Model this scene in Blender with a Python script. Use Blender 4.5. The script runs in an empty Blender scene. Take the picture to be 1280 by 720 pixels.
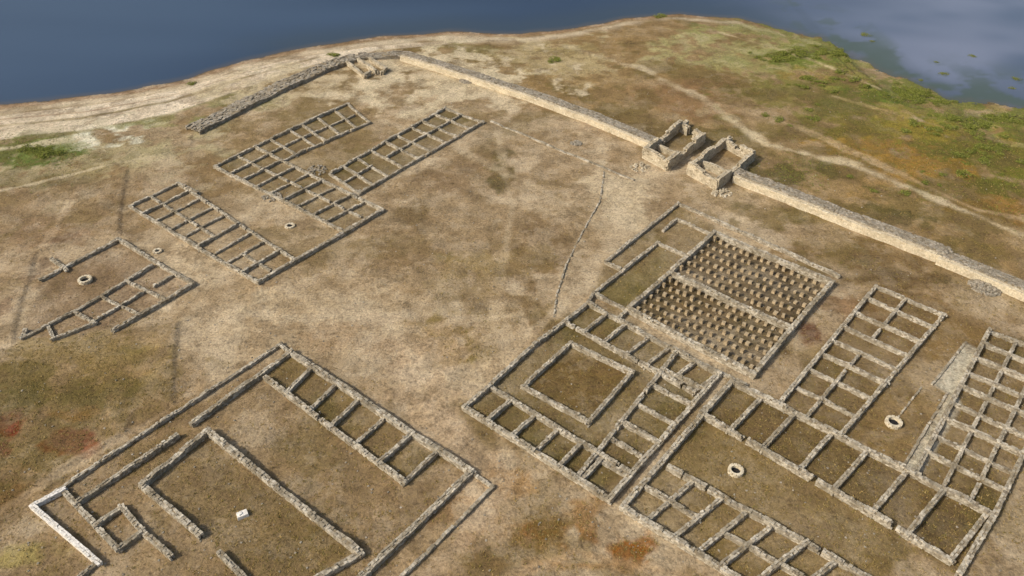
import bpy, math, random
import numpy as np
from mathutils import Vector
random.seed(7); rng=np.random.RandomState(5)
sc=bpy.context.scene
COL=sc.collection
# ---------------------------------------------------------------- camera geometry (estimated camera, image pixels to ground plane)
H=60.0; PITCH=math.radians(38.3); F=963.0
cP,sP=math.cos(PITCH),math.sin(PITCH)
def G(u,v,z=0.0):
    """unproject an image pixel onto the horizontal plane at height z (metres)"""
    a=(u-640)/F; b=(360-v)/F
    t=(z-H)/(b*cP-sP)
    return (a*t,(cP+b*sP)*t)
def W(p,z=0.45): return np.array(G(p[0],p[1],z))
# ---------------------------------------------------------------- numpy noise
RT=rng.rand(256,256)
def vn(x,y,s,k=0):
    x=np.asarray(x)/s+17.3*k+1000; y=np.asarray(y)/s+9.7*k+1000
    xi=np.floor(x).astype(int); yi=np.floor(y).astype(int)
    fx=x-xi; fy=y-yi; fx=fx*fx*(3-2*fx); fy=fy*fy*(3-2*fy)
    a=RT[xi&255,yi&255]; b=RT[(xi+1)&255,yi&255]; c=RT[xi&255,(yi+1)&255]; d=RT[(xi+1)&255,(yi+1)&255]
    return (a*(1-fx)+b*fx)*(1-fy)+(c*(1-fx)+d*fx)*fy
def fbm(x,y,s,k=0,o=4):
    r=0; a=.5; tot=0
    for i in range(o):
        c_,s_=math.cos(1.1*i+.4),math.sin(1.1*i+.4)
        r=r+a*vn(x*c_-y*s_,x*s_+y*c_,s,k+i*3); tot+=a; a*=.58; s*=.47
    return r/tot
def sst(a,b,x):
    t=np.clip((x-a)/(b-a),0,1); return t*t*(3-2*t)
# ---------------------------------------------------------------- terrain
ZW=-1.0
shore_px=[(-2500,420),(-900,200),(-400,160),(-100,139),(0,131),(60,126),(150,114),(230,99),(300,77),(380,60),(470,47),(560,39),(650,43),(720,34),(780,23),(850,17),(920,23),(980,36),(1035,50),(1065,74),(1110,92),(1150,106),(1200,131),(1280,136),(1420,150),(1800,190),(3500,420)]
SH=np.array([G(u,v,ZW) for u,v in shore_px])
def shore_sd(X,Y):
    sy=np.interp(X,SH[:,0],SH[:,1])
    sl=(np.interp(X+2,SH[:,0],SH[:,1])-np.interp(X-2,SH[:,0],SH[:,1]))/4
    sl=np.clip(sl,-1.6,1.6)
    rag=sst(45,70,X)
    return (sy-Y)/np.sqrt(1+sl*sl)+(fbm(X,Y,7,40,5)-.5)*(2.2+rag*8)
def poly_sd(X,Y,poly):
    px=np.array([G(u,v,0.2) for u,v in poly])
    out=np.full(X.shape,-1e3)
    x0,y0=px.min(0)-8; x1,y1=px.max(0)+8
    m=(X>x0)&(X<x1)&(Y>y0)&(Y<y1)
    x=X[m]; y=Y[m]
    if x.size==0: return out
    d=np.full(x.shape,1e9); ins=np.zeros(x.shape,bool)
    n=len(px)
    for i in range(n):
        ax,ay=px[i]; bx,by=px[(i+1)%n]
        dx,dy=bx-ax,by-ay
        t=np.clip(((x-ax)*dx+(y-ay)*dy)/(dx*dx+dy*dy),0,1)
        d=np.minimum(d,np.hypot(x-ax-t*dx,y-ay-t*dy))
        c=((ay>y)!=(by>y))
        with np.errstate(divide='ignore',invalid='ignore'):
            xx=(bx-ax)*(y-ay)/(by-ay if by!=ay else 1e-9)+ax
        ins^= c&(x<xx)
    out[m]=np.where(ins,d,-d)
    return out
raised=[([(-300,445),(20,436),(120,422),(222,402),(219,450),(217,505),(166,514),(158,540),(60,598),(-40,640),(-300,700)],.2),
        ([(-300,235),(60,232),(120,228),(158,213),(148,292),(95,300),(45,316),(15,425),(-300,432)],.2),
        ([(158,213),(238,206),(240,166),(200,178),(120,228)],.1)]
def height(X,Y):
    sd=shore_sd(X,Y)
    z=np.where(sd>0,ZW+1.0*sst(-1,15,sd)*.98+.0,ZW+np.clip(sd*.12,-5,0)-.02)
    land=sst(0,10,sd)
    z=z+land*((fbm(X,Y,22,1,3)-.5)*.45+(fbm(X,Y,2.6,2,3)-.5)*.2)
    for p,h in raised:
        s=poly_sd(X,Y,p)+.15+(fbm(X,Y,1.8,5,2)-.5)*.6
        z=z+h*sst(-.1,.35,s)*(1-.9*sst(1.,9,s))*land
    far=np.clip(Y-650,0,None)
    z=z+np.where(far>0,far*.10*(0.6+fbm(X,Y,300,9,3)),0)
    return z
def axis(a,b,step,lo,hi):
    c=list(np.arange(a,b+1e-6,step)); s=step; v=c[-1]
    while v<hi: s*=1.25; v+=s; c.append(v)
    s=step; v=a; pre=[]
    while v>lo: s*=1.25; v-=s; pre.append(v)
    return np.array(pre[::-1]+c)
XA=axis(-128,128,.28,-2500,2500); YA=axis(28,186,.28,-1500,3500)
GX,GY=np.meshgrid(XA,YA)
GZ=height(GX,GY)
def T(x,y):
    i=np.searchsorted(XA,x)-1; j=np.searchsorted(YA,y)-1
    fx=(x-XA[i])/(XA[i+1]-XA[i]); fy=(y-YA[j])/(YA[j+1]-YA[j])
    return (GZ[j,i]*(1-fx)+GZ[j,i+1]*fx)*(1-fy)+(GZ[j+1,i]*(1-fx)+GZ[j+1,i+1]*fx)*fy
# ---------------------------------------------------------------- colour helpers
def S(r,g,b,k=1.0):
    c=np.array([r,g,b])/255.; c=np.where(c<=.04045,c/12.92,((c+.055)/1.055)**2.4); return c*k
def grid_mesh(name,XX,YY,ZZ):
    ny,nx=XX.shape
    me=bpy.data.meshes.new(name)
    co=np.stack([XX,YY,ZZ],-1).reshape(-1,3).astype(np.float32)
    idx=np.arange(nx*ny).reshape(ny,nx)
    q=np.stack([idx[:-1,:-1],idx[:-1,1:],idx[1:,1:],idx[1:,:-1]],-1).reshape(-1,4)
    me.vertices.add(len(co)); me.vertices.foreach_set('co',co.ravel())
    me.loops.add(q.size); me.loops.foreach_set('vertex_index',q.ravel().astype(np.int32))
    me.polygons.add(len(q)); me.polygons.foreach_set('loop_start',np.arange(0,q.size,4,dtype=np.int32))
    me.polygons.foreach_set('use_smooth',np.ones(len(q),bool))
    me.update(); me.validate()
    return me
X=GX.ravel(); Y=GY.ravel(); sd=shore_sd(X,Y)
n1=fbm(X,Y,14,11,6); n2=fbm(X,Y,4,21,5); n3=fbm(X,Y,35,31,4); n5=fbm(X,Y,9,51,6); n6=fbm(X,Y,2.2,71,4); n7=fbm(X,Y,20,91,7)
C=np.tile(S(158,135,104),(len(X),1)); VEG=np.full(len(X),.35)
def mix(w,col,veg=None):
    global C,VEG
    w=np.clip(w,0,1)[:,None]
    C=C*(1-w)+np.asarray(col)*w
    if veg is not None: VEG=VEG*(1-w[:,0])+veg*w[:,0]
def blob(u,v,ru,rv,col,s=1.0,veg=None):
    c=np.array(G(u,v)); rx=abs(G(u+ru,v)[0]-c[0]); ry=(G(u,v-rv)[1]-G(u,v+rv)[1])/2
    m=(abs(X-c[0])<rx*2)&(abs(Y-c[1])<ry*2)
    d=np.full(len(X),9.); d[m]=np.hypot((X[m]-c[0])/rx,(Y[m]-c[1])/ry)+(n2[m]-.5)*2.4+(n1[m]-.5)*1.6+(n6[m]-.5)*1.8
    mix(sst(1.1,.55,d)*s,col,veg)
def line(pts,w,col,s=1.0,veg=None,k=1.0):
    P=[np.array(G(*p)) for p in pts]; d=np.full(len(X),99.)
    for a,b in zip(P[:-1],P[1:]):
        m=(X>min(a[0],b[0])-w*3)&(X<max(a[0],b[0])+w*3)&(Y>min(a[1],b[1])-w*3)&(Y<max(a[1],b[1])+w*3)
        e=b-a; t=np.clip(((X[m]-a[0])*e[0]+(Y[m]-a[1])*e[1])/(e@e),0,1)
        d[m]=np.minimum(d[m],np.hypot(X[m]-a[0]-t*e[0],Y[m]-a[1]-t*e[1]))
    d=d+((n2-.5)*w*2.0+(n1-.5)*w*1.6)*k
    mix(sst(w*1.2,w*.2,d)*s*((.45+.55*sst(.38,.58,n5)) if k else 1),col,veg)
def poly(pts,col,s=1.0,veg=None,soft=1.2):
    d=poly_sd(GX,GY,pts).ravel()+(n2-.5)*soft+(n6-.5)*.6
    mix(sst(-soft*.4,soft*.4,d)*s*(.65+.35*sst(.35,.6,n1)),col,veg)
# broad variation
mix(sst(.45,.65,n1)*.4,S(142,116,82)); mix(sst(.5,.25,n3)*.4,S(180,158,126)); mix(sst(.5,.7,n3)*.5,S(130,108,70),.6)
mix(sst(.53,.58,n7)*.5,S(126,100,66),.55); mix(sst(.44,.38,n7)*.4,S(184,164,134),.1)
mix(sst(.53,.62,n5)*.45,S(126,102,64),.6); mix(sst(.44,.36,n5)*.35,S(188,168,138),.1)
# outside rampart to the right
poly([(470,60),(520,66),(830,175),(930,205),(1290,352),(1900,600),(1900,60),(1000,0),(700,0)],S(136,108,64),.75,.7,4)
blob(960,70,130,35,S(146,138,84),.8,.6); blob(700,75,130,32,S(170,152,110),.7,.4)
blob(860,120,90,35,S(134,102,68),.85,.6); blob(1030,120,120,35,S(120,112,54),.8,.9)
blob(1150,200,130,50,S(146,110,44),.85,.9); blob(1230,190,90,50,S(98,94,38),.9,1.0)
blob(1080,240,90,25,S(154,126,84),.6); blob(1240,260,60,30,S(138,100,42),.75,.8)
blob(1130,118,80,20,S(100,114,38),.9,1.0); blob(1040,65,65,20,S(126,126,56),.8,1.0); blob(1240,150,120,18,S(112,118,44),.9,1.0)
blob(985,72,60,12,S(104,114,44),.9,1.0); blob(590,60,40,10,S(140,132,84),.5); blob(1100,160,90,18,S(124,114,46),.75,1.0)
blob(1000,215,60,16,S(86,76,36),.9,.9); blob(1090,268,60,13,S(94,80,40),.85,.9); blob(790,160,60,12,S(98,74,48),.85,.6)  # last blob paints the rampart's shadow into the ground as dark brown
blob(1180,235,60,14,S(106,96,40),.8,.9); blob(940,160,60,14,S(118,100,54),.7,.8); blob(1000,125,60,14,S(116,106,50),.7,.9)
blob(880,60,90,20,S(164,154,104),.6,.5); blob(760,100,80,12,S(154,128,88),.5); blob(1170,160,60,14,S(142,122,50),.7)
blob(1200,215,40,14,S(158,116,48),.75); blob(830,90,60,12,S(120,98,58),.7,.6); blob(1130,300,60,10,S(108,84,46),.7,.8)
blob(1080,95,60,14,S(138,132,64),.8,1.0); blob(930,35,60,10,S(144,140,82),.7,.9); blob(1260,230,50,18,S(108,104,38),.85,1.0); blob(1230,310,50,14,S(118,98,50),.7,.8)
blob(1080,185,40,12,S(152,116,50),.7,.6); blob(1010,95,30,8,S(152,124,64),.6); blob(900,100,40,12,S(110,86,52),.7,.6); blob(730,60,50,8,S(140,122,76),.6); blob(960,120,30,8,S(102,84,44),.7,.8)
blob(1210,130,50,8,S(150,126,70),.7,.6); blob(1120,140,40,8,S(150,128,66),.6,.6)
line([(700,55),(800,85),(880,125),(960,180),(1060,205),(1150,240),(1300,305)],1.4,S(194,176,142),.75,.1)
line([(880,125),(1000,160),(1120,215),(1220,262),(1300,280)],1.0,S(184,158,122),.5,.1)
line([(1040,120),(1150,150),(1290,185)],.7,S(176,150,106),.5,.1)
line([(900,40),(1000,70),(1100,110)],.8,S(190,168,128),.6,.1)
# left strip by the lake
blob(120,190,190,50,S(166,152,114),.75,.4); blob(55,190,60,18,S(90,106,42),.95,1.0); blob(150,168,50,18,S(210,202,176),.95,.1)
blob(200,150,60,14,S(132,130,76),.75,.8); blob(60,255,110,40,S(136,114,84),.75,.4); blob(290,125,70,10,S(132,126,80),.75,.8)
blob(20,184,60,12,S(112,120,60),.8,.9); blob(370,85,50,8,S(174,158,122),.6); blob(30,225,70,12,S(126,112,76),.7,.6)
blob(200,225,60,25,S(160,136,106),.6); blob(180,190,30,10,S(146,134,96),.5,.6); blob(110,215,50,10,S(140,122,86),.6,.5)
poly([(-300,175),(-60,150),(0,138),(60,132),(150,120),(230,105),(300,83),(380,66),(470,54),(560,46),(560,52),(470,61),(400,76),(310,107),(210,142),(100,162),(0,172),(-60,180),(-300,204)],S(208,190,164),1.0,.05,1.2)
line([(-60,163),(0,156),(100,147),(210,125),(310,95),(400,69)],.7,S(140,124,88),.85,.5,.5)
line([(-60,152),(0,146),(100,138),(210,117),(300,90),(380,68)],.45,S(150,124,98),.8,.05,.4)
line([(-60,185),(0,177),(100,165),(220,140),(320,107)],.7,S(140,130,86),.8,.7,.5)
line([(-60,193),(0,186),(100,173),(220,150)],.9,S(202,184,152),.7,.05)
# interior plaza
blob(380,100,120,25,S(182,164,130),.7,.2); blob(560,105,130,38,S(190,172,140),.85,.1); blob(700,160,110,20,S(176,154,124),.7)
blob(640,160,100,30,S(168,146,114),.5)
blob(600,270,150,85,S(138,114,82),.7,.4); blob(628,220,18,26,S(98,84,54),.9,.8); blob(515,265,18,16,S(108,88,58),.8)
blob(560,220,40,18,S(124,100,72),.6); blob(680,300,40,40,S(122,98,68),.7,.4); blob(520,310,60,24,S(124,100,68),.6)
blob(770,245,60,40,S(182,162,130),.75,.1); blob(250,330,60,45,S(180,158,126),.75,.1); blob(400,380,190,30,S(168,146,114),.7,.2)
blob(560,405,44,22,S(124,104,52),.8,.8); blob(578,440,36,18,S(120,100,44),.85,.9); blob(630,385,60,26,S(116,94,60),.8); blob(560,360,50,20,S(116,96,58),.7,.6)
blob(620,330,60,20,S(140,118,70),.5,.8); blob(650,340,30,30,S(120,96,64),.6); blob(470,420,150,22,S(152,124,92),.5); blob(540,500,60,80,S(170,144,112),.7,.1); blob(620,440,30,40,S(178,154,120),.6)
blob(500,360,120,24,S(162,138,106),.5); blob(380,340,60,20,S(178,156,124),.5); blob(430,330,40,16,S(132,108,78),.5)
blob(600,650,60,80,S(158,128,94),.6); blob(690,655,50,40,S(142,94,38),.85,.8); blob(785,688,50,18,S(144,88,26),.95,.8)
blob(650,600,40,30,S(148,110,62),.7); blob(720,705,90,12,S(152,114,68),.7); blob(720,640,30,16,S(168,136,94),.5); blob(600,700,40,20,S(118,90,54),.7); blob(560,640,30,20,S(130,100,64),.6)
poly(raised[0][0],S(134,108,68),.5,.7,3.5); poly(raised[1][0],S(142,118,88),.4,.4,3)
blob(110,455,110,45,S(126,104,58),.7,.8); blob(150,560,50,30,S(144,120,88),.6)
blob(120,490,70,24,S(110,92,48),.7,.9); blob(40,470,50,22,S(104,88,48),.7,.9); blob(10,620,40,50,S(114,84,44),.8,.7); blob(20,700,50,22,S(150,134,74),.7)
blob(15,538,60,17,S(118,46,22),1.0,.7); blob(70,560,50,13,S(126,58,26),.95,.7); blob(-10,560,40,20,S(120,52,24),.9,.7)
blob(180,440,30,16,S(156,130,80),.5,.5); blob(40,600,40,12,S(94,74,44),.7,.8); blob(90,520,40,10,S(142,98,52),.7); blob(190,470,20,20,S(150,122,72),.6)
blob(1010,420,30,18,S(92,54,34),.85,.6); blob(1080,330,110,26,S(114,90,54),.75,.6); blob(1000,270,90,16,S(118,98,58),.75,.7)
blob(1180,400,90,45,S(126,98,60),.75,.5); blob(1235,375,60,20,S(166,144,112),.6); blob(900,250,70,16,S(166,142,108),.5); blob(1130,350,50,16,S(98,76,46),.7,.7); blob(1060,380,30,20,S(118,82,50),.6)
blob(740,165,50,16,S(126,102,74),.6); blob(400,195,60,20,S(122,102,66),.5,.6); blob(60,290,50,16,S(140,112,84),.6); blob(30,360,20,50,S(112,86,64),.6)
line([(480,440),(560,520),(620,600),(560,690),(520,740)],2.2,S(176,152,122),.6,.1)
line([(750,215),(745,260),(715,330),(695,395)],1.,S(180,158,126),.6,.1)
line([(180,370),(300,395),(450,400),(640,380)],1.3,S(188,168,138),.6,.1); line([(200,385),(320,412),(470,415),(650,392)],.6,S(186,164,132),.6,.1)
line([(230,350),(300,420),(330,440)],1.2,S(180,158,128),.6,.1); line([(480,150),(560,180),(700,250),(760,290)],1.0,S(186,166,134),.5,.1)
line([(620,150),(640,260),(620,380),(600,480),(640,580)],.7,S(182,162,130),.5,.1); line([(0,240),(120,210),(220,190)],.6,S(188,170,138),.6,.1)
line([(600,480),(660,420),(740,350),(760,290)],.6,S(184,162,130),.5,.1); line([(0,640),(60,600),(200,520),(330,420)],.8,S(170,146,114),.6,.1)
line([(640,720),(720,690),(860,720)],.7,S(174,140,100),.5,.1); line([(100,235),(60,300),(20,380)],.6,S(166,142,110),.5,.1)
# edge shade of the excavation steps, painted as thin soil-brown lines
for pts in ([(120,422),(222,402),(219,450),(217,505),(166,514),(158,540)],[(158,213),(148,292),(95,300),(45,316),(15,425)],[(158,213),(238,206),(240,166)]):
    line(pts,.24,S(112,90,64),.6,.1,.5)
# building floors
poly([(162,257),(228,226),(372,322),(322,352)],S(136,114,84),.6,.4)
poly([(268,207),(432,128),(462,152),(360,200),(478,262),(430,288)],S(120,102,70),.75,.6)
poly([(412,216),(556,135),(602,153),(448,240)],S(110,94,62),.8,.6)
poly([(60,345),(148,298),(241,354),(140,410),(65,422),(25,420)],S(122,98,74),.75,.4)
poly([(363,440),(588,587),(455,720),(300,760),(120,705),(40,630),(220,520)],S(134,110,78),.85,.5)
poly([(190,608),(262,548),(440,686),(390,720),(320,720)],S(110,90,54),.8,.7)
poly([(363,440),(560,570),(510,604),(332,472)],S(116,96,58),.8,.7)
poly([(580,505),(735,378),(900,465),(762,622)],S(110,92,56),.88,.7)
poly([(713,432),(785,462),(735,520),(662,480)],S(106,82,44),.85,.6)
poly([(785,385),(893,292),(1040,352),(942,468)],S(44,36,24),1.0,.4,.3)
poly([(757,325),(848,253),(900,290),(790,385),(740,365)],S(122,102,66),.8,.7)
poly([(745,366),(822,302),(850,318),(788,384)],S(108,96,52),.6,.9,2.5)
poly([(778,632),(915,475),(1055,535),(1150,690),(1090,730),(920,720)],S(116,94,52),.85,.7)
poly([(975,500),(1095,357),(1180,392),(1055,545)],S(106,86,54),.85,.7)
poly([(1055,545),(1180,392),(1240,410),(1150,590)],S(120,94,52),.85,.6)
poly([(1150,690),(1150,580),(1237,412),(1330,430),(1290,580),(1200,720)],S(104,84,50),.85,.7)
poly([(915,476),(1235,640),(1192,694),(880,512)],S(104,84,52),.85,.7)
# mottling inside everything
mix(sst(.55,.62,n5)*sst(.3,.7,VEG)*.5,S(90,80,40)); mix(sst(.56,.66,n2)*.25,S(116,96,66)); mix(sst(.42,.34,n2)*.3*(1-VEG),S(198,178,146))
d_=poly_sd(GX,GY,[(1128,582),(1186,492),(1164,480),(1207,426),(1226,436),(1196,490),(1204,508),(1152,592)]).ravel()
mix(sst(-.2,.3,d_)*.85,S(180,170,148),.02)
# shore
m=fbm(X,Y,9,61,3); rgt=sst(40,65,X)
mix(sst(9,4,sd+m*8-3)*sst(1.5,4,sd)*.6*(1-.7*rgt),S(206,188,160),.05)
mix(sst(2.6,1.2,sd)*.75*(1-.6*rgt),S(140,112,86),0); mix(sst(1.,.1,sd)*.8,S(88,76,58),0)
mix(rgt*sst(.46,.56,n2)*sst(12,2,sd)*.8,S(106,112,46),1)
mix(sst(300,600,Y),S(70,80,45),1)
C*= (0.88+.24*n2)[:,None]
C*=np.array([1.05,1.08,1.07]); C=np.clip(C,0,.7)
me=grid_mesh('ground',GX,GY,GZ)
ca=me.color_attributes.new('tint','FLOAT_COLOR','POINT')
ca.data.foreach_set('color',np.concatenate([C,np.ones((len(C),1))],1).astype(np.float32).ravel())
va=me.attributes.new('veg','FLOAT','POINT'); va.data.foreach_set('value',VEG.astype(np.float32))
VG=VEG.reshape(GX.shape)
# ---------------------------------------------------------------- materials
def newmat(n):
    m=bpy.data.materials.new(n); m.use_nodes=True; nt=m.node_tree; nt.nodes.clear()
    o=nt.nodes.new('ShaderNodeOutputMaterial'); b=nt.nodes.new('ShaderNodeBsdfPrincipled')
    nt.links.new(b.outputs[0],o.inputs[0]); b.inputs['Roughness'].default_value=.95
    b.inputs['Specular IOR Level'].default_value=.15
    return m,nt,b
def N(nt,t,**k):
    n=nt.nodes.new(t)
    for a,v in k.items(): setattr(n,a,v)
    return n
def noise(nt,scale,det=6,rough=.6):
    g=N(nt,'ShaderNodeNewGeometry'); n=N(nt,'ShaderNodeTexNoise')
    n.inputs['Scale'].default_value=scale; n.inputs['Detail'].default_value=det; n.inputs['Roughness'].default_value=rough
    nt.links.new(g.outputs['Position'],n.inputs['Vector']); return n
def ramp(nt,src,stops):
    r=N(nt,'ShaderNodeValToRGB'); e=r.color_ramp.elements
    while len(e)<len(stops): e.new(.5)
    for i,(p,c) in enumerate(stops):
        e[i].position=p; e[i].color=(c,c,c,1) if isinstance(c,(int,float)) else (*c,1)
    nt.links.new(src,r.inputs[0]); return r
def mixn(nt,typ,a,b,f):
    m=N(nt,'ShaderNodeMix',data_type='RGBA',blend_type=typ)
    for s,v in ((0,f),(6,a),(7,b)):
        if hasattr(v,'default_value') or hasattr(v,'links'): nt.links.new(v,m.inputs[s])
        elif s==0: m.inputs[0].default_value=v
        else: m.inputs[s].default_value=(*v,1)
    return m.outputs[2]
def math_(nt,op,a,b):
    m=N(nt,'ShaderNodeMath',operation=op)
    for i,v in enumerate((a,b)):
        if isinstance(v,(int,float)): m.inputs[i].default_value=v
        else: nt.links.new(v,m.inputs[i])
    return m.outputs[0]
GM,nt,b=newmat('dry_earth')
at=N(nt,'ShaderNodeVertexColor',layer_name='tint'); av=N(nt,'ShaderNodeAttribute',attribute_name='veg')
na=noise(nt,.3,10,.72); nb=noise(nt,1.6,8,.7); nc=noise(nt,4,6,.75); nd=noise(nt,.16,12,.74)
c=at.outputs[0]
wp=math_(nt,'MULTIPLY',ramp(nt,nd.outputs[0],[(.52,0.),(.56,1.)]).outputs[0],math_(nt,'SUBTRACT',.34,math_(nt,'MULTIPLY',av.outputs['Fac'],.35)))
wp=math_(nt,'MAXIMUM',wp,0.0)
c=mixn(nt,'MIX',c,tuple(S(202,184,154)),wp)
c=mixn(nt,'MIX',c,tuple(S(112,90,60)),math_(nt,'MULTIPLY',ramp(nt,nd.outputs[0],[(.44,1.),(.47,0.)]).outputs[0],.4))
c=mixn(nt,'MULTIPLY',c,ramp(nt,na.outputs[0],[(.3,.64),(.5,1.0),(.7,1.26)]).outputs[0],.9)
c=mixn(nt,'MULTIPLY',c,ramp(nt,nb.outputs[0],[(.34,.6),(.5,1.0),(.66,1.3)]).outputs[0],.85)
c=mixn(nt,'MULTIPLY',c,ramp(nt,nc.outputs[0],[(.36,.5),(.5,1.0),(.64,1.4)]).outputs[0],.85)
sp=ramp(nt,nb.outputs[0],[(.48,0.0),(.56,1.0)]).outputs[0]
sp=math_(nt,'MULTIPLY',sp,ramp(nt,nc.outputs[0],[(.45,.05),(.54,1.)]).outputs[0])
f=math_(nt,'MULTIPLY',sp,math_(nt,'MULTIPLY',av.outputs['Fac'],.85))
c=mixn(nt,'MIX',c,tuple(S(78,70,34)),f)
nt.links.new(c,b.inputs['Base Color'])
bp=N(nt,'ShaderNodeBump'); bp.inputs['Strength'].default_value=.8; bp.inputs['Distance'].default_value=.22
nt.links.new(math_(nt,'ADD',nb.outputs[0],math_(nt,'MULTIPLY',nc.outputs[0],.5)),bp.inputs['Height']); nt.links.new(bp.outputs[0],b.inputs['Normal'])
me.materials.append(GM); g=bpy.data.objects.new('ground',me); COL.objects.link(g); g['kind']='structure'

def stone_mat(name,cols,moss=.5,k=1.0):
    m,nt,b=newmat(name)
    ge=N(nt,'ShaderNodeNewGeometry')
    r=ramp(nt,ge.outputs['Random Per Island'],[(i/(len(cols)-1),tuple(c*k)) for i,c in enumerate(cols)])
    n=noise(nt,5,5,.7); n2=noise(nt,.5,5,.65)
    c=mixn(nt,'MULTIPLY',r.outputs[0],ramp(nt,n.outputs[0],[(.3,.6),(.7,1.2)]).outputs[0],1.0)
    mo=math_(nt,'MULTIPLY',ramp(nt,n2.outputs[0],[(.44,0.),(.6,1.)]).outputs[0],moss)
    c=mixn(nt,'MIX',c,tuple(S(112,100,76)),mo)
    nt.links.new(c,b.inputs['Base Color'])
    bp=N(nt,'ShaderNodeBump'); bp.inputs['Strength'].default_value=.6; bp.inputs['Distance'].default_value=.05
    nt.links.new(n.outputs[0],bp.inputs['Height']); nt.links.new(bp.outputs[0],b.inputs['Normal'])
    return m
MS=stone_mat('rubble_stone',[S(154,144,124),S(194,184,162),S(134,122,102),S(208,198,176),S(170,158,136)],.6)
MR=stone_mat('grey_rampart_stone',[S(142,132,114),S(166,158,140),S(126,116,98),S(178,168,150),S(148,136,116)],.4)
MA=stone_mat('pale_ashlar',[S(206,192,162),S(216,202,172),S(194,178,148),S(222,210,182)],.2)
MW=stone_mat('whitened_stone',[S(226,220,206),S(238,232,220),S(212,204,188)],.1)
MP=stone_mat('pillar_stone',[S(172,152,118),S(188,168,134),S(156,136,104)],.2,.95)
MC,nt,b=newmat('mortar_core'); n=noise(nt,4,5)
nt.links.new(ramp(nt,n.outputs[0],[(.3,tuple(S(112,100,78))),(.7,tuple(S(150,136,110)))]).outputs[0],b.inputs['Base Color'])
MD,nt,b=newmat('painted_shaft_shade'); n=noise(nt,3); nt.links.new(ramp(nt,n.outputs[0],[(.3,.012),(.7,.03)]).outputs[0],b.inputs['Base Color'])
# ---------------------------------------------------------------- stone building
class MB:
    def __init__(s): s.v=[]; s.f=[]; s.m=[]
    def box(s,cx,cy,cz,hx,hy,hz,yaw,j=.12,mi=0,top=.82):
        c,sn=math.cos(yaw),math.sin(yaw); k=len(s.v); R=random.uniform
        for z in (-1,1):
            q=top if z>0 else 1
            for a,b_ in ((-1,-1),(1,-1),(1,1),(-1,1)):
                x=a*hx*q*(1+R(-j,j)); y=b_*hy*q*(1+R(-j,j)); zz=z*hz*(1+R(-j,j))
                s.v.append((cx+x*c-y*sn,cy+x*sn+y*c,cz+zz))
        for f in ((0,3,2,1),(4,5,6,7),(0,1,5,4),(1,2,6,5),(2,3,7,6),(3,0,4,7)):
            s.f.append(tuple(k+i for i in f)); s.m.append(mi)
    def obj(s,name,mats,org):
        me=bpy.data.meshes.new(name)
        me.from_pydata([(x-org[0],y-org[1],z-org[2]) for x,y,z in s.v],[],s.f)
        for m in mats: me.materials.append(m)
        me.polygons.foreach_set('material_index',np.array(s.m,dtype=np.int32)); me.update()
        return bpy.data.objects.new(name,me)
def build_wall(p,q,th,h,st=.28,hv=.34,rough=1.6):
    """flat-topped rubble wall from p to q: mortar core, coursed side stones and capping stones"""
    mb=MB(); p=np.array(p,float); q=np.array(q,float); L=np.linalg.norm(q-p)
    if L<.2: return mb
    d=(q-p)/L; n=np.array([-d[1],d[0]]); yaw=math.atan2(d[1],d[0]); sd_=random.uniform(0,900)
    def hh(s): return h*(1-hv*(1.4*float(vn(s+sd_,sd_,2.6,3))+.7*float(vn(s+sd_,sd_,.8,5))-.8))
    ns=max(1,int(L/.7)); jx=random.uniform(-.01,.01)
    for i in range(ns+1):
        s=L*i/ns; c=p+d*s; z=T(*c); t=max(.06,th/2-.07+jx); ht=hh(s)-.06+random.uniform(-.015,.015)
        for a,zz in ((-t,z-.4),(-t,z+ht),(t,z+ht),(t,z-.4)):
            mb.v.append((c[0]+n[0]*a,c[1]+n[1]*a,zz))
        if i:
            k=4*i
            for f in ((k-4,k,k+1,k-3),(k-3,k+1,k+2,k-2),(k-2,k+2,k+3,k-1)): mb.f.append(f); mb.m.append(1)
    mb.f.append((0,1,2,3)); mb.m.append(1); k=4*ns; mb.f.append((k+3,k+2,k+1,k)); mb.m.append(1)
    ch=.2*max(.8,st/.34)
    nc=max(1,int(round((h-.05)/ch)))
    for side in (-1,1):
        for c_ in range(nc+2):
            s=-th*.3
            while s<L+th*.2:
                l=random.uniform(.6,1.5)*st
                zc=ch*(c_+.4)
                if zc+ch*.3<hh(s) and random.random()>.07*min(1,rough):
                    pos=p+d*(s+l/2)+n*side*(th/2-.09+random.uniform(-.015,.02)*rough)
                    mb.box(pos[0],pos[1],T(*pos)+zc,l*.49,.09,ch*.5,yaw+random.uniform(-.05,.05)*rough,.1,0,.95)
                s+=l
    na=max(1,int(round((th)/(st*.85))))
    for a in range(na):
        s=-th*.3
        while s<L+th*.2:
            l=random.uniform(.6,1.5)*st
            if random.random()>.13*min(1,rough):
                off=((a+.5)/na-.5)*th+random.uniform(-.025,.025)*rough
                pos=p+d*(s+l/2)+n*off
                mb.box(pos[0],pos[1],T(*pos)+hh(s)-.07+random.uniform(-.035,.035)*rough,l*.49,th/na*.49,.1,yaw+random.uniform(-.12,.12)*rough,.14,0,.92)
            s+=l
    return mb
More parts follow.
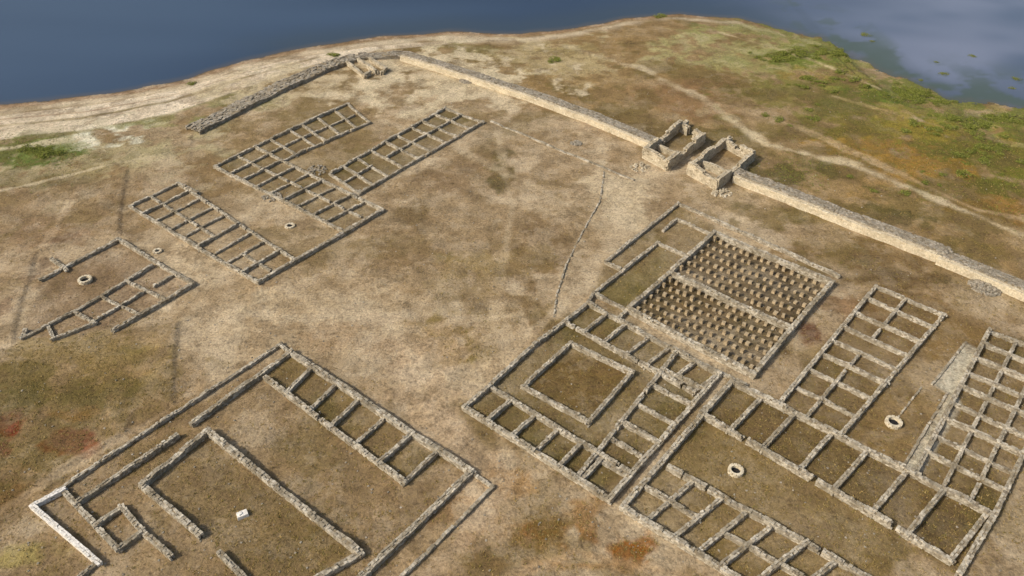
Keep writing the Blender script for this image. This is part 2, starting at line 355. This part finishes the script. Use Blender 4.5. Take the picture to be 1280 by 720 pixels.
class Thing:
    def __init__(s,name,label,cat,ctr,group=None):
        c=W(ctr,0); s.o=bpy.data.objects.new(name,None); s.org=(c[0],c[1],T(*c)); s.o.location=s.org
        s.o.empty_display_size=.5; COL.objects.link(s.o); s.o['label']=label; s.o['category']=cat
        if group: s.o['group']=group
    def add(s,mb,name,mats,label=None):
        if not mb.v: return
        ob=mb.obj(name,mats,s.org); ob.parent=s.o; COL.objects.link(ob)
        if label: ob['label']=label
        return ob
    def w(s,p,q,name='partition_wall',th=.62,h=.6,mat=None,z=.45,**k):
        a=W(p,z) if isinstance(p,tuple) else p; c=W(q,z) if isinstance(q,tuple) else q
        return s.add(build_wall(a,c,th*.76,h*.88,**k),name,[mat or MS,MC])
    def path(s,pts,name='outer_wall',**k):
        for a,c in zip(pts[:-1],pts[1:]): s.w(a,c,name,**k)
    def strip(s,o0,o1,i0,i1,n,mids=(),outer=True,inner=True,th=.6,h=.6,gap=.3,ends=(True,True),skip=(),jit=.07,drop=.07):
        O0,O1,I0,I1=[W(p,.45) for p in (o0,o1,i0,i1)]
        fr=[0]+[(j+random.uniform(-jit,jit))/n for j in range(1,n)]+[1]
        if outer: s.w(O0,O1,'outer_wall',th=th*1.1,h=h*1.05)
        if inner:
            if gap==0: s.w(I0,I1,'inner_wall',th=th,h=h)
            else:
                a=0
                for j in range(n):
                    if random.random()<gap:
                        m_=fr[j]+(fr[j+1]-fr[j])*random.uniform(.3,.5); s.w(I0+(I1-I0)*a,I0+(I1-I0)*m_,'inner_wall',th=th,h=h); a=m_+.24/n
                s.w(I0+(I1-I0)*a,I1,'inner_wall',th=th,h=h)
        for j in range(n+1):
            if (j==0 and not ends[0]) or (j==n and not ends[1]) or j in skip: continue
            f=fr[j]; s.w(O0+(O1-O0)*f,I0+(I1-I0)*f,'partition_wall',th=th*.92,h=h*random.uniform(.7,1.08))
        for m_ in mids:
            A=O0+(I0-O0)*m_; B=O1+(I1-O1)*m_
            for j in range(n):
                if random.random()<drop: continue
                e=1.0 if random.random()>.35 else .68
                s.w(A+(B-A)*fr[j],A+(B-A)*(fr[j]+(fr[j+1]-fr[j])*e),'partition_wall',th=th*.85,h=h*.85)
# --- barracks by the lake
b=Thing('barracks_ruin','long stone barracks foundation with row of rooms and open court','ruin',(300,290),'barracks foundations')
b.strip((162,257),(322,352),(222,228),(368,324),9,mids=(.42,),th=.5,h=.5,gap=.3,ends=(True,False),drop=.1)
b.path([(322,352),(432,289),(478,262)],th=.6,h=.6)
b.w((222,228),(246,240),'inner_wall',th=.5)
b=Thing('barracks_ruin','U-shaped stone barracks foundation divided into two rows of rooms','ruin',(400,200),'barracks foundations')
b.strip((268,207),(428,287),(318,182),(478,262),9,mids=(.55,),th=.5,h=.5,gap=.3,jit=.15,drop=.1)
b.strip((318,182),(434,128),(352,200),(462,152),6,mids=(.5,),th=.5,h=.5,gap=.3,ends=(False,True),jit=.15,drop=.1)
b=Thing('barracks_ruin','narrow stone barracks foundation with paired rooms beside the open court','ruin',(510,190),'barracks foundations')
b.strip((412,216),(556,134),(449,241),(603,152),9,mids=(.45,),th=.5,h=.52,gap=.15,jit=.12)
# --- small building at the left
b=Thing('workshop_ruin','broken stone foundation with a row of rooms and open yard','ruin',(140,360))
b.path([(241,354),(148,298),(52,348)],th=.6,h=.5); b.w((241,354),(142,410),'outer_wall',th=.6,h=.55)
b.w((64,322),(82,336),'partition_wall',h=.4)
b.strip((241,354),(142,410),(190,330),(92,388),3,mids=(.5,),outer=False,th=.52,h=.5,gap=0,ends=(False,False))
b.w((92,388),(26,420),'inner_wall',h=.45,th=.5); b.w((92,388),(118,402),h=.45,th=.5); b.w((58,404),(66,421),h=.45,th=.5); b.w((118,402),(66,421),h=.4,th=.5); b.w((26,420),(30,412),h=.4)
# --- big building at the lower left
b=Thing('storehouse_ruin','large rectangular stone foundation with room row and one whitened corner','ruin',(310,600))
b.w((40,632),(350,430),'outer_wall',th=.5,h=.5); b.w((350,430),(363,440),'outer_wall',th=.5,h=.5)
b.w((363,440),(589,588),'outer_wall',th=.75,h=.7); b.w((589,588),(453,718),'outer_wall',th=.8,h=.7)
b.w((616,606),(498,722),'outer_wall',th=.45,h=.4); b.w((589,588),(616,606),'outer_wall',th=.45,h=.3)
b.w((240,530),(363,440),'inner_wall',th=.7,h=.65)
b.strip((363,440),(548,562),(332,472),(505,600),6,outer=False,th=.62,h=.65,gap=.35,ends=(False,True))
b.path([(250,668),(178,607),(260,540),(450,690),(392,724)],name='inner_wall',th=.75,h=.75)
b.w((274,690),(312,728),'inner_wall',th=.65,h=.6); b.w((453,718),(440,735),'outer_wall',th=.7)
b.w((222,545),(96,628),'inner_wall',th=.6,h=.6); b.w((78,612),(147,686),'inner_wall',th=.62,h=.6)
b.path([(147,686),(178,664),(152,633),(120,656)],name='partition_wall',th=.62,h=.65)
b.w((178,664),(213,694),'partition_wall',th=.62,h=.6)
for p,q in (((40,632),(122,702)),((40,632),(78,612))):
    b.w(p,q,'whitened_wall',th=.6,h=.6,mat=MW,rough=.6,hv=.15)
b.w((120,702),(96,722),'outer_wall',th=.5)
# --- central courtyard building
b=Thing('courtyard_house_ruin','square stone foundation with rooms around a walled inner courtyard','ruin',(740,495))
b.strip((580,507),(762,622),(612,481),(790,590),6,th=.62,h=.65,gap=.35,ends=(True,False),mids=(),jit=.12)
b.strip((762,622),(900,466),(720,597),(845,440),7,th=.62,h=.65,gap=.25,ends=(False,False),mids=(),jit=.12)
b.strip((735,378),(900,466),(706,401),(868,488),6,th=.6,h=.6,gap=.3,ends=(True,True),jit=.12)
b.path([(580,507),(612,481),(667,430),(706,401),(735,378)],th=.6,h=.6)
b.path([(713,428),(790,464),(736,526),(654,481),(713,428)],name='courtyard_wall',th=.6,h=.6)
# --- granary with pillars
def pillar_proto():
    out=[]
    for k in range(6):
        mb=MB(); z=0
        for i in range(random.choice((2,2,3))):
            hz=random.uniform(.1,.12); mb.box(random.uniform(-.02,.02),random.uniform(-.02,.02),z+hz,.21-.01*i,.2-.01*i,hz,random.uniform(-.15,.15),.1,0,.95); z+=2*hz-.01
        o=mb.obj('floor_pillar',[MP,MC],(0,0,.08)); out.append(o.data)
        bpy.data.objects.remove(o)
    return out
PM=pillar_proto()
def granary(o0,o1,i0,i1,na,nb,lab,walls):
    c=((o0[0]+i1[0])/2,(o0[1]+i1[1])/2)
    t=Thing('granary_ruin',lab,'ruin',c,'pillared granaries')
    for p,q in walls: t.w(p,q,'outer_wall',th=.78,h=.85,hv=.12)
    O0,O1,I0,I1=[W(p,.3) for p in (o0,o1,i0,i1)]
    for i in range(na):
        for j in range(nb):
            if random.random()<.02: continue
            f=(i+.7)/(na+.4); g_=(j+.75)/(nb+.5)
            pos=(O0*(1-f)+O1*f)*(1-g_)+(I0*(1-f)+I1*f)*g_+np.array([random.uniform(-.1,.1),random.uniform(-.1,.1)])
            ob=bpy.data.objects.new('floor_pillar',random.choice(PM)); ob.parent=t.o
            ob.location=(pos[0]-t.org[0],pos[1]-t.org[1],T(*pos)-t.org[2]); ob.rotation_euler=(random.uniform(-.05,.05),random.uniform(-.05,.05),-.65+random.uniform(-.2,.2))
            s=random.uniform(.85,1.2); ob.scale=(s,s,random.uniform(.85,1.2)); COL.objects.link(ob)
    return t
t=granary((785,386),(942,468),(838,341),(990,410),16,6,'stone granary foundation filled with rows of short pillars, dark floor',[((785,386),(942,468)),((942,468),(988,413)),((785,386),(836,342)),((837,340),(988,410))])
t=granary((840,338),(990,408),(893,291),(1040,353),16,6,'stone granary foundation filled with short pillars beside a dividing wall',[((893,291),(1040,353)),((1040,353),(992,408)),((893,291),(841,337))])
b=Thing('annex_ruin','low stone annex walls enclosing a grassy room beside the granary','ruin',(810,320))
b.path([(742,366),(760,374),(785,386)],th=.6,h=.55); b.path([(757,326),(848,253),(930,290),(1048,343)],th=.6,h=.5)
b.w((742,366),(822,302),'outer_wall',th=.6,h=.5); b.w((822,302),(862,320),'inner_wall',th=.55,h=.5)
b.w((757,326),(774,334),'outer_wall',th=.55,h=.5); b.w((846,272),(830,286),'inner_wall',th=.5,h=.45)
b.path([(846,272),(884,289),(893,291)],name='inner_wall',th=.5,h=.45); b.w((735,378),(742,366),'outer_wall',th=.5)
b.w((785,386),(772,398),th=.6,h=.5); b.w((772,398),(930,478),'outer_wall',th=.5,h=.4)
# --- right hand complex
b=Thing('hospital_ruin','stone foundation with long row of rooms edging a grassy court','ruin',(960,600))
b.strip((915,476),(1235,640),(876,516),(1188,700),7,th=.66,h=.75,gap=.45,mids=(),jit=.05)
b.w((778,632),(915,476),'outer_wall',th=.7,h=.7)
b.strip((778,632),(1010,775),(836,582),(1085,722),7,mids=(.5,),th=.64,h=.7,gap=.2,ends=(False,True),jit=.1,drop=.1)
b=Thing('barracks_ruin','straight double row of square stone rooms running from a court','ruin',(1080,440),'barracks foundations')
b.strip((975,503),(1095,357),(1052,543),(1180,393),8,mids=(.45,),th=.56,h=.62,gap=.1,ends=(False,True),jit=.12)
b=Thing('barracks_ruin','double row of stone rooms beside a pale gravel lane','ruin',(1220,550),'barracks foundations')
b.strip((1145,590),(1237,412),(1245,640),(1335,450),9,mids=(.36,.7),th=.56,h=.65,gap=.2,ends=(False,True),jit=.1,drop=.1)
b.w((1245,640),(1200,716),'outer_wall',th=.66,h=.7)
# --- ramparts
def rampart(pts,label,th,h,mat,face=True,hv=.05):
    mid=pts[len(pts)//2]; t=Thing('rampart_wall',label,'wall',mid)
    for a,c in zip(pts[:-1],pts[1:]):
        p=W(a,h); q=W(c,h)
        t.add(build_wall(p,q,th,h,st=.36 if face else .5,hv=hv,rough=2.6 if not face else .9),'rampart_core',[mat,MC])
        if face:
            d=(q-p)/np.linalg.norm(q-p); n=np.array([d[1],-d[0]])
            t.add(build_wall(p+n*(th/2+.28),q+n*(th/2+.28),.6,h*.86,st=.46,hv=.06,rough=.5),'facing_ledge',[MA,MA])
    return t
rampart([(507,66),(580,88),(650,110),(740,142),(822,176)],'long grey stone rampart with pale facing crossing the headland',2.0,1.2,MR)
rampart([(925,214),(1010,247),(1100,282),(1180,312)],'long straight stone rampart with pale lower ledge beyond the gate',2.0,1.35,MR)
rampart([(1180,316),(1240,340),(1310,368),(1400,405)],'stone rampart end section stepping slightly lower',2.0,1.2,MR)
rampart([(246,157),(300,130),(355,104),(405,82),(440,70)],'rough grey rubble rampart slumping along the lakeside',3.4,.7,MR,False,.35)
rampart([(452,68),(507,66)],'short grey rubble rampart length beside the corner gate',2.6,.7,MR,False,.3)
# --- gate
MT=stone_mat('tower_stone',[S(186,172,144),S(204,190,162),S(168,154,128),S(212,200,174)],.35)
def tower(c,label,prof,z0=.8):
    """c: four base corners; prof: for each side a list of (from,to,height) broken wall steps"""
    t=Thing('gate_tower_ruin',label,'tower',((c[0][0]+c[2][0])/2,(c[0][1]+c[2][1])/2),'paired gate towers')
    for i in range(4):
        A=W(c[i],z0); B=W(c[(i+1)%4],z0)
        for a,e,h in prof[i]: t.add(build_wall(A+(B-A)*a,A+(B-A)*e,.7,h*.84,st=.36,hv=.14,rough=.9),'tower_wall',[MT,MC])
    return t
t=tower([(806,192),(834,207),(878,174),(850,157)],'square pale stone gate tower stump with stepped broken walls',
 [[(0,.5,2.4),(.5,1,2.0)],[(0,.25,2.3),(.25,.5,1.3),(.5,.75,1.8),(.75,1,2.4)],[(0,.3,2.3),(.65,1,1.7)],[(0,.35,2.2),(.35,.65,1.4),(.65,1,2.0)]])
t.add(build_wall(W((822,182),.8),W((850,194),.8),.5,1.1,st=.36,hv=.2,rough=.9),'cross_wall',[MT,MC]); t.add(build_wall(W((850,157),1),W((858,151),1),.7,1.2,st=.36),'corner_stub',[MT,MC])
t=tower([(862,212),(896,231),(940,195),(905,177)],'square pale stone gate tower stump with grassy floor inside',
 [[(0,.45,2.5),(.45,1,1.9)],[(0,.3,2.1),(.3,.6,1.5),(.6,1,1.9)],[(0,.35,2.2),(.35,.6,1.1),(.6,1,1.7)],[(0,.4,1.7),(.4,.65,2.3),(.65,1,1.9)]])
t.add(build_wall(W((876,200),1),W((908,215),1),.5,1.2,st=.36,hv=.2,rough=.9),'cross_wall',[MT,MC]); t.add(build_wall(W((905,177),1),W((913,170),1),.7,1.2,st=.36),'corner_stub',[MT,MC])
b=Thing('corner_gate_ruin','small broken stone gate chamber joining two rampart arms','ruin',(458,84))
for p,q in (((434,78),(456,95)),((448,74),(470,90)),((462,72),(482,86)),((456,95),(462,91)),((482,86),(478,90))): b.add(build_wall(W(p,.5),W(q,.5),.6,.8,st=.4,hv=.3),'chamber_wall',[MT,MC])
# --- kerb lines
def kerb(pts,name,label,cat,th=.3,h=.18,mat=None,zz=.1,part='kerb_stones'):
    t=Thing(name,label,cat,pts[len(pts)//2])
    for a,c in zip(pts[:-1],pts[1:]): t.add(build_wall(W(a,zz),W(c,zz),th,h,st=.34,hv=.5),part,[mat or MS,mat or MC])
kerb([(614,152),(650,166),(700,188),(750,208),(790,224)],'path_kerb','low line of kerb stones edging an ancient street','kerb',.35,.22)
kerb([(755,214),(750,250),(728,290),(708,330),(696,368),(692,396)],'drain_kerb','thin winding stone drain edge across bare earth','kerb',.22,.12)
kerb([(1152,484),(1124,520)],'stone_channel','thin straight stone water channel leading to a well','channel',.2,.12)
kerb([(1207,428),(1166,480)],'lane_kerb','low stone edge beside the pale gravel lane','kerb',.25,.14)
kerb([(1184,492),(1130,582)],'lane_kerb','low stone edge beside the pale gravel lane','kerb',.25,.14)
# --- wells
def well(u,v,r,h,label):
    t=Thing('stone_well',label,'well',(u,v)); mb=MB(); cx,cy=W((u,v),.3)
    for c_ in range(max(1,int(h/.2))):
        n=int(2*math.pi*r/.34)
        for i in range(n):
            a=2*math.pi*(i+.5*(c_%2))/n; x=cx+r*math.cos(a); y=cy+r*math.sin(a)
            mb.box(x,y,T(cx,cy)+.1+c_*.2,.165,.15,.11,a+math.pi/2,.07,0,.95)
    t.add(mb,'well_rim',[MA])
    mb=MB(); k=24; z=T(cx,cy)+.06; rr=r-.06
    mb.v=[(cx+rr*math.cos(2*math.pi*i/k),cy+rr*math.sin(2*math.pi*i/k),z) for i in range(k)]+[(cx+rr*math.cos(2*math.pi*i/k),cy+rr*math.sin(2*math.pi*i/k),z-.5) for i in range(k)]
    mb.f=[tuple(range(k))]+[(i,(i+1)%k,(i+1)%k+k,i+k) for i in range(k)]; mb.m=[0]*len(mb.f)
    t.add(mb,'shaft_shade_cap',[MD])  # near-black cap just above ground, painting in the darkness of the hollow
well(106,349,.7,.45,'round stone well in the yard of a ruined building')
well(920,587,.6,.45,'round pale stone well in a grassy court')
well(1117,528,.68,.45,'round pale stone well at the end of a channel')
well(362,281,.55,.25,'low round stone ring in the barracks court')
well(196,312,.45,.2,'low round stone ring beside a ruined wall')
def mound(u,v,r,h,n,label,mat):
    cx,cy=W((u,v),.2); t=Thing('rubble_mound',label,'rubble',(u,v)); mb=MB()
    for i in range(n):
        a=random.uniform(0,6.28); q=r*math.sqrt(random.random()); x=cx+q*math.cos(a); y=cy+q*math.sin(a)
        s=random.uniform(.1,.22); mb.box(x,y,T(x,y)+h*(1-(q/r)**2)*random.uniform(.5,1)+.03,s,s*.8,s*.6,a,.25)
    t.add(mb,'loose_stones',[mat])
mound(1232,357,1.9,.4,340,'low round heap of grey rubble near the rampart',MR)
mound(583,100,1.3,.25,130,'low ring of loose stones inside the rampart',MR)
mound(720,178,.9,.12,60,'small scatter of stones on bare earth',MR)
mound(448,240,.9,.15,50,'small scatter of stones at a wall corner',MR)
mound(340,245,1.4,.12,60,'small scatter of stones in the barracks court',MR)
mound(395,212,1.6,.1,60,'small scatter of stones between the barracks rows',MR)
mound(800,208,1.5,.15,50,'loose fallen stones at the foot of the gate tower',MT)
mound(902,240,1.5,.15,50,'loose fallen stones at the foot of the gate tower',MT)
# block
t=Thing('stone_block','pale rectangular stone block lying on the bare floor','block',(303,643)); mb=MB(); p=W((303,643),.2)
mb.box(p[0],p[1],T(*p)+.15,.5,.34,.18,.5,.05,0,.92); mb.box(p[0]-.15,p[1]-.05,T(*p)+.36,.2,.16,.06,.9,.1); t.add(mb,'block_body',[MW])
# ---------------------------------------------------------------- loose stones and grass (uncountable)
def visible_pt():
    return G(random.uniform(-60,1340),random.uniform(20,760))
mb=MB()
for i in range(2400):
    x,y=visible_pt()
    if shore_sd(np.array([x]),np.array([y]))[0]<1: continue
    s=random.choice((.03,.04,.05,.07,.1)); mb.box(x,y,T(x,y)+s*.2,s,s*.8,s*.5,random.uniform(0,6),.3)
o=mb.obj('loose_stones',[MR],(0,0,0)); COL.objects.link(o); o['kind']='stuff'; o['label']='scattered loose stones on dry earth'
def leafmat(n,cols):
    m,nt,b=newmat(n); ge=N(nt,'ShaderNodeNewGeometry')
    r=ramp(nt,ge.outputs['Random Per Island'],[(i/(len(cols)-1),tuple(c)) for i,c in enumerate(cols)]); nt.links.new(r.outputs[0],b.inputs['Base Color']); return m
ML=leafmat('green_leaf',[S(82,92,36),S(124,126,54),S(96,108,42),S(152,148,78)])
MG=leafmat('dry_grass_blade',[S(146,124,72),S(114,102,54),S(168,144,94),S(126,100,54),S(104,102,48)])
def grass(n,mat,name,label,test):
    v=[];f=[]; c=0; tries=0
    while c<n and tries<n*12:
        tries+=1
        x,y=visible_pt(); i=np.searchsorted(XA,x)-1; j=np.searchsorted(YA,y)-1
        if not(0<i<len(XA)-2 and 0<j<len(YA)-2): continue
        if GZ[j,i]<ZW+.1 or random.random()>test(VG[j,i],x,y): continue
        c+=1; z=T(x,y); s=random.uniform(.06,.2)
        for b_ in range(5):
            a=random.uniform(0,6.28); k=len(v); w=s*.3; dx,dy=math.cos(a),math.sin(a); ln=random.uniform(.4,1.2)*s
            bx=x+random.uniform(-s,s)*.8; by=y+random.uniform(-s,s)*.8
            v+= [(bx-dy*w,by+dx*w,z-.03),(bx+dy*w,by-dx*w,z-.03),(bx+dx*ln,by+dy*ln,z+s*random.uniform(.4,.8))]
            f.append((k,k+1,k+2))
    me=bpy.data.meshes.new(name); me.from_pydata(v,[],f); me.materials.append(mat); o=bpy.data.objects.new(name,me); COL.objects.link(o); o['kind']='stuff'; o['label']=label
grass(30000,MG,'dry_grass','dry brown grass tufts over the ground',lambda g_,x,y: max(0,g_-.28)*1.3)
greens=[W((u,v),0).tolist()+[r] for u,v,r in ((1130,118,10),(1160,125,9),(1040,65,9),(985,72,9),(1240,148,13),(50,192,7),(1210,185,11),(700,75,3),(1000,215,5),(1100,160,10),(20,180,5),(1080,95,8),(930,38,6),(1260,230,8))]
grass(22000,ML,'green_grass','fresh green grass patches near the lake',lambda g_,x,y: max([math.exp(-((x-a)**2+(y-b_)**2)/(r*r)) for a,b_,r in greens])*(.12+.88*float(sst(.45,.56,vn(x,y,3.5,7)))))
# shrubs
def shrub_mesh(k):
    v=[];f=[]
    cl=[(random.uniform(-.6,.6),random.uniform(-.6,.6),random.uniform(.15,.55),random.uniform(.25,.5)) for _ in range(9)]
    for i in range(420):
        a,b_,c_,r=random.choice(cl)
        th=random.uniform(0,6.28); ph=math.acos(random.uniform(-.4,1)); q=r*random.uniform(.6,1.05)
        x=a+q*math.sin(ph)*math.cos(th); y=b_+q*math.sin(ph)*math.sin(th); z=max(0,c_+q*math.cos(ph)*.7)
        s=random.uniform(.05,.11); d=Vector((random.gauss(0,1),random.gauss(0,1),random.gauss(0,1))).normalized(); e=d.orthogonal().normalized(); g_=d.cross(e)
        n=len(v)
        for p in (e*s,g_*s*.6,-e*s,-g_*s*.6): v.append((x+p.x,y+p.y,z+p.z))
        f.append((n,n+1,n+2,n+3))
    me=bpy.data.meshes.new('foliage'); me.from_pydata(v,[],f); me.materials.append(ML); return me
def stem_mesh():
    mb=MB()
    for i in range(5):
        a=i*1.256; mb.box(.15*math.cos(a),.15*math.sin(a),.18,.03,.03,.26,a,.2,0,.5)
    o=mb.obj('stems',[MC],(0,0,0)); m=o.data; bpy.data.objects.remove(o); return m
SMs=[shrub_mesh(k) for k in range(5)]; ST=stem_mesh()
spots=[(1130,116,34,8,36),(1170,124,20,5,12),(990,72,45,7,28),(1045,62,25,9,20),(1235,190,45,22,24),(1225,148,50,6,28),(50,192,32,7,16),(698,76,8,3,2),(1040,110,70,12,18),(825,16,4,2,2),(235,102,4,2,1),(420,70,10,4,2),(1000,150,60,20,6),(1180,160,60,12,20),(1150,230,80,20,8)]
for (u,v,du,dv,n) in spots:
    for i in range(n):
        x,y=G(u+random.gauss(0,du*.55),v+random.gauss(0,dv*.55),-.3)
        if shore_sd(np.array([x]),np.array([y]))[0]<.5: continue
        s=random.uniform(.45,1.4); o=bpy.data.objects.new('shrub',None); o.location=(x,y,T(x,y)-.03); o.rotation_euler=(0,0,random.uniform(0,6)); o.scale=(s*1.3,s*1.1,s*.5)
        o.empty_display_size=.3; COL.objects.link(o); o['label']='low green leafy shrub growing on the lakeside bank'; o['category']='shrub'; o['group']='shrubs along the lake shore'
        for nm,mm in (('foliage',random.choice(SMs)),('stems',ST)):
            c_=bpy.data.objects.new(nm,mm); c_.parent=o; COL.objects.link(c_)
# water weed
for (u,v,s) in ((1083,44,1.5),(1180,93,1.2),(1090,52,.7),(1214,70,1.0),(1272,99,1.1),(1265,110,.8),(1170,78,.6),(1150,100,.7)):
    x,y=G(u,v,ZW); o=bpy.data.objects.new('water_weed',SMs[0]); o.location=(x,y,ZW-.05); o.rotation_euler=(0,0,u*.7); o.scale=(s,s,.25); COL.objects.link(o)
    o['label']='small green weed clump floating on the lake'; o['category']='water plant'; o['group']='weed clumps on the water'
# ---------------------------------------------------------------- water
WX=axis(-140,140,1.0,-2500,2500); WY=axis(90,230,1.0,60,3500)
A,B=np.meshgrid(WX,WY); wm=grid_mesh('water',A,B,np.full(A.shape,ZW))
ws=shore_sd(A.ravel(),B.ravel())
Cw=np.tile(S(50,66,86),(A.size,1))
def wmix(w,col):
    global Cw
    w=np.clip(w,0,1)[:,None]; Cw=Cw*(1-w)+np.asarray(col)*w
xr=A.ravel(); yr=B.ravel(); nn=fbm(xr*.6,yr*.8,40,71,4); n4=fbm(xr*.35,yr*1.1,50,81,3)
wmix(sst(.35,.7,n4)*.45,S(70,88,108)); wmix(sst(.5,.25,n4)*.4,S(38,52,74))
wmix(sst(10,90,xr)*.45,S(82,94,112)); wmix(sst(50,105,xr+(nn-.5)*50)*sst(.25,.7,nn)*.7,S(126,132,148))  # cloud reflection on the right, painted into the water colour
wmix(sst(-16,-2,ws)*.45*sst(.3,.6,nn),S(60,70,72)); wmix(sst(58,72,xr)*sst(.48,.6,fbm(xr,yr,6,91,4))*sst(-28,-3,ws)*.75,S(70,82,64))
wmix(sst(-2.5,0,ws)*.5,S(90,84,72))
ca=wm.color_attributes.new('tint','FLOAT_COLOR','POINT'); ca.data.foreach_set('color',np.concatenate([Cw,np.ones((len(Cw),1))],1).astype(np.float32).ravel())
m,nt,b=newmat('lake_water'); at=N(nt,'ShaderNodeVertexColor',layer_name='tint'); nt.links.new(at.outputs[0],b.inputs['Base Color'])
b.inputs['Roughness'].default_value=.25; b.inputs['IOR'].default_value=1.33; b.inputs['Specular IOR Level'].default_value=.2
n=noise(nt,1.4,4,.6); bp=N(nt,'ShaderNodeBump'); bp.inputs['Strength'].default_value=.3; bp.inputs['Distance'].default_value=.08
nt.links.new(n.outputs[0],bp.inputs['Height']); nt.links.new(bp.outputs[0],b.inputs['Normal'])
wm.materials.append(m); o=bpy.data.objects.new('water',wm); COL.objects.link(o); o['kind']='structure'
# ---------------------------------------------------------------- light and camera
EL=math.radians(40); sx,sy=-.93,-.37
w=bpy.data.worlds.new('World'); sc.world=w; w.use_nodes=True; nt=w.node_tree
bg=nt.nodes['Background']; sk=nt.nodes.new('ShaderNodeTexSky'); sk.sky_type='NISHITA'; sk.sun_disc=False
sk.sun_elevation=EL; sk.sun_rotation=math.atan2(sx,sy); sk.dust_density=4.0; nt.links.new(sk.outputs[0],bg.inputs[0]); bg.inputs[1].default_value=.15
sl=bpy.data.lights.new('sun','SUN'); sl.energy=3.1; sl.angle=math.radians(3); sl.color=(1,.94,.84)
so=bpy.data.objects.new('sun',sl); COL.objects.link(so)
d=Vector((-sx*math.cos(EL),-sy*math.cos(EL),-math.sin(EL))); so.rotation_euler=d.to_track_quat('-Z','Y').to_euler(); so.location=(0,60,80)
cam=bpy.data.cameras.new('camera'); cam.sensor_width=36; cam.lens=F/1280*36; cam.clip_end=8000; cam.clip_start=.5
co=bpy.data.objects.new('camera',cam); COL.objects.link(co); co.location=(0,0,H); co.rotation_euler=(math.pi/2-PITCH,0,0); sc.camera=co
sc.view_settings.view_transform='Standard'; sc.view_settings.look='None'; sc.view_settings.exposure=0
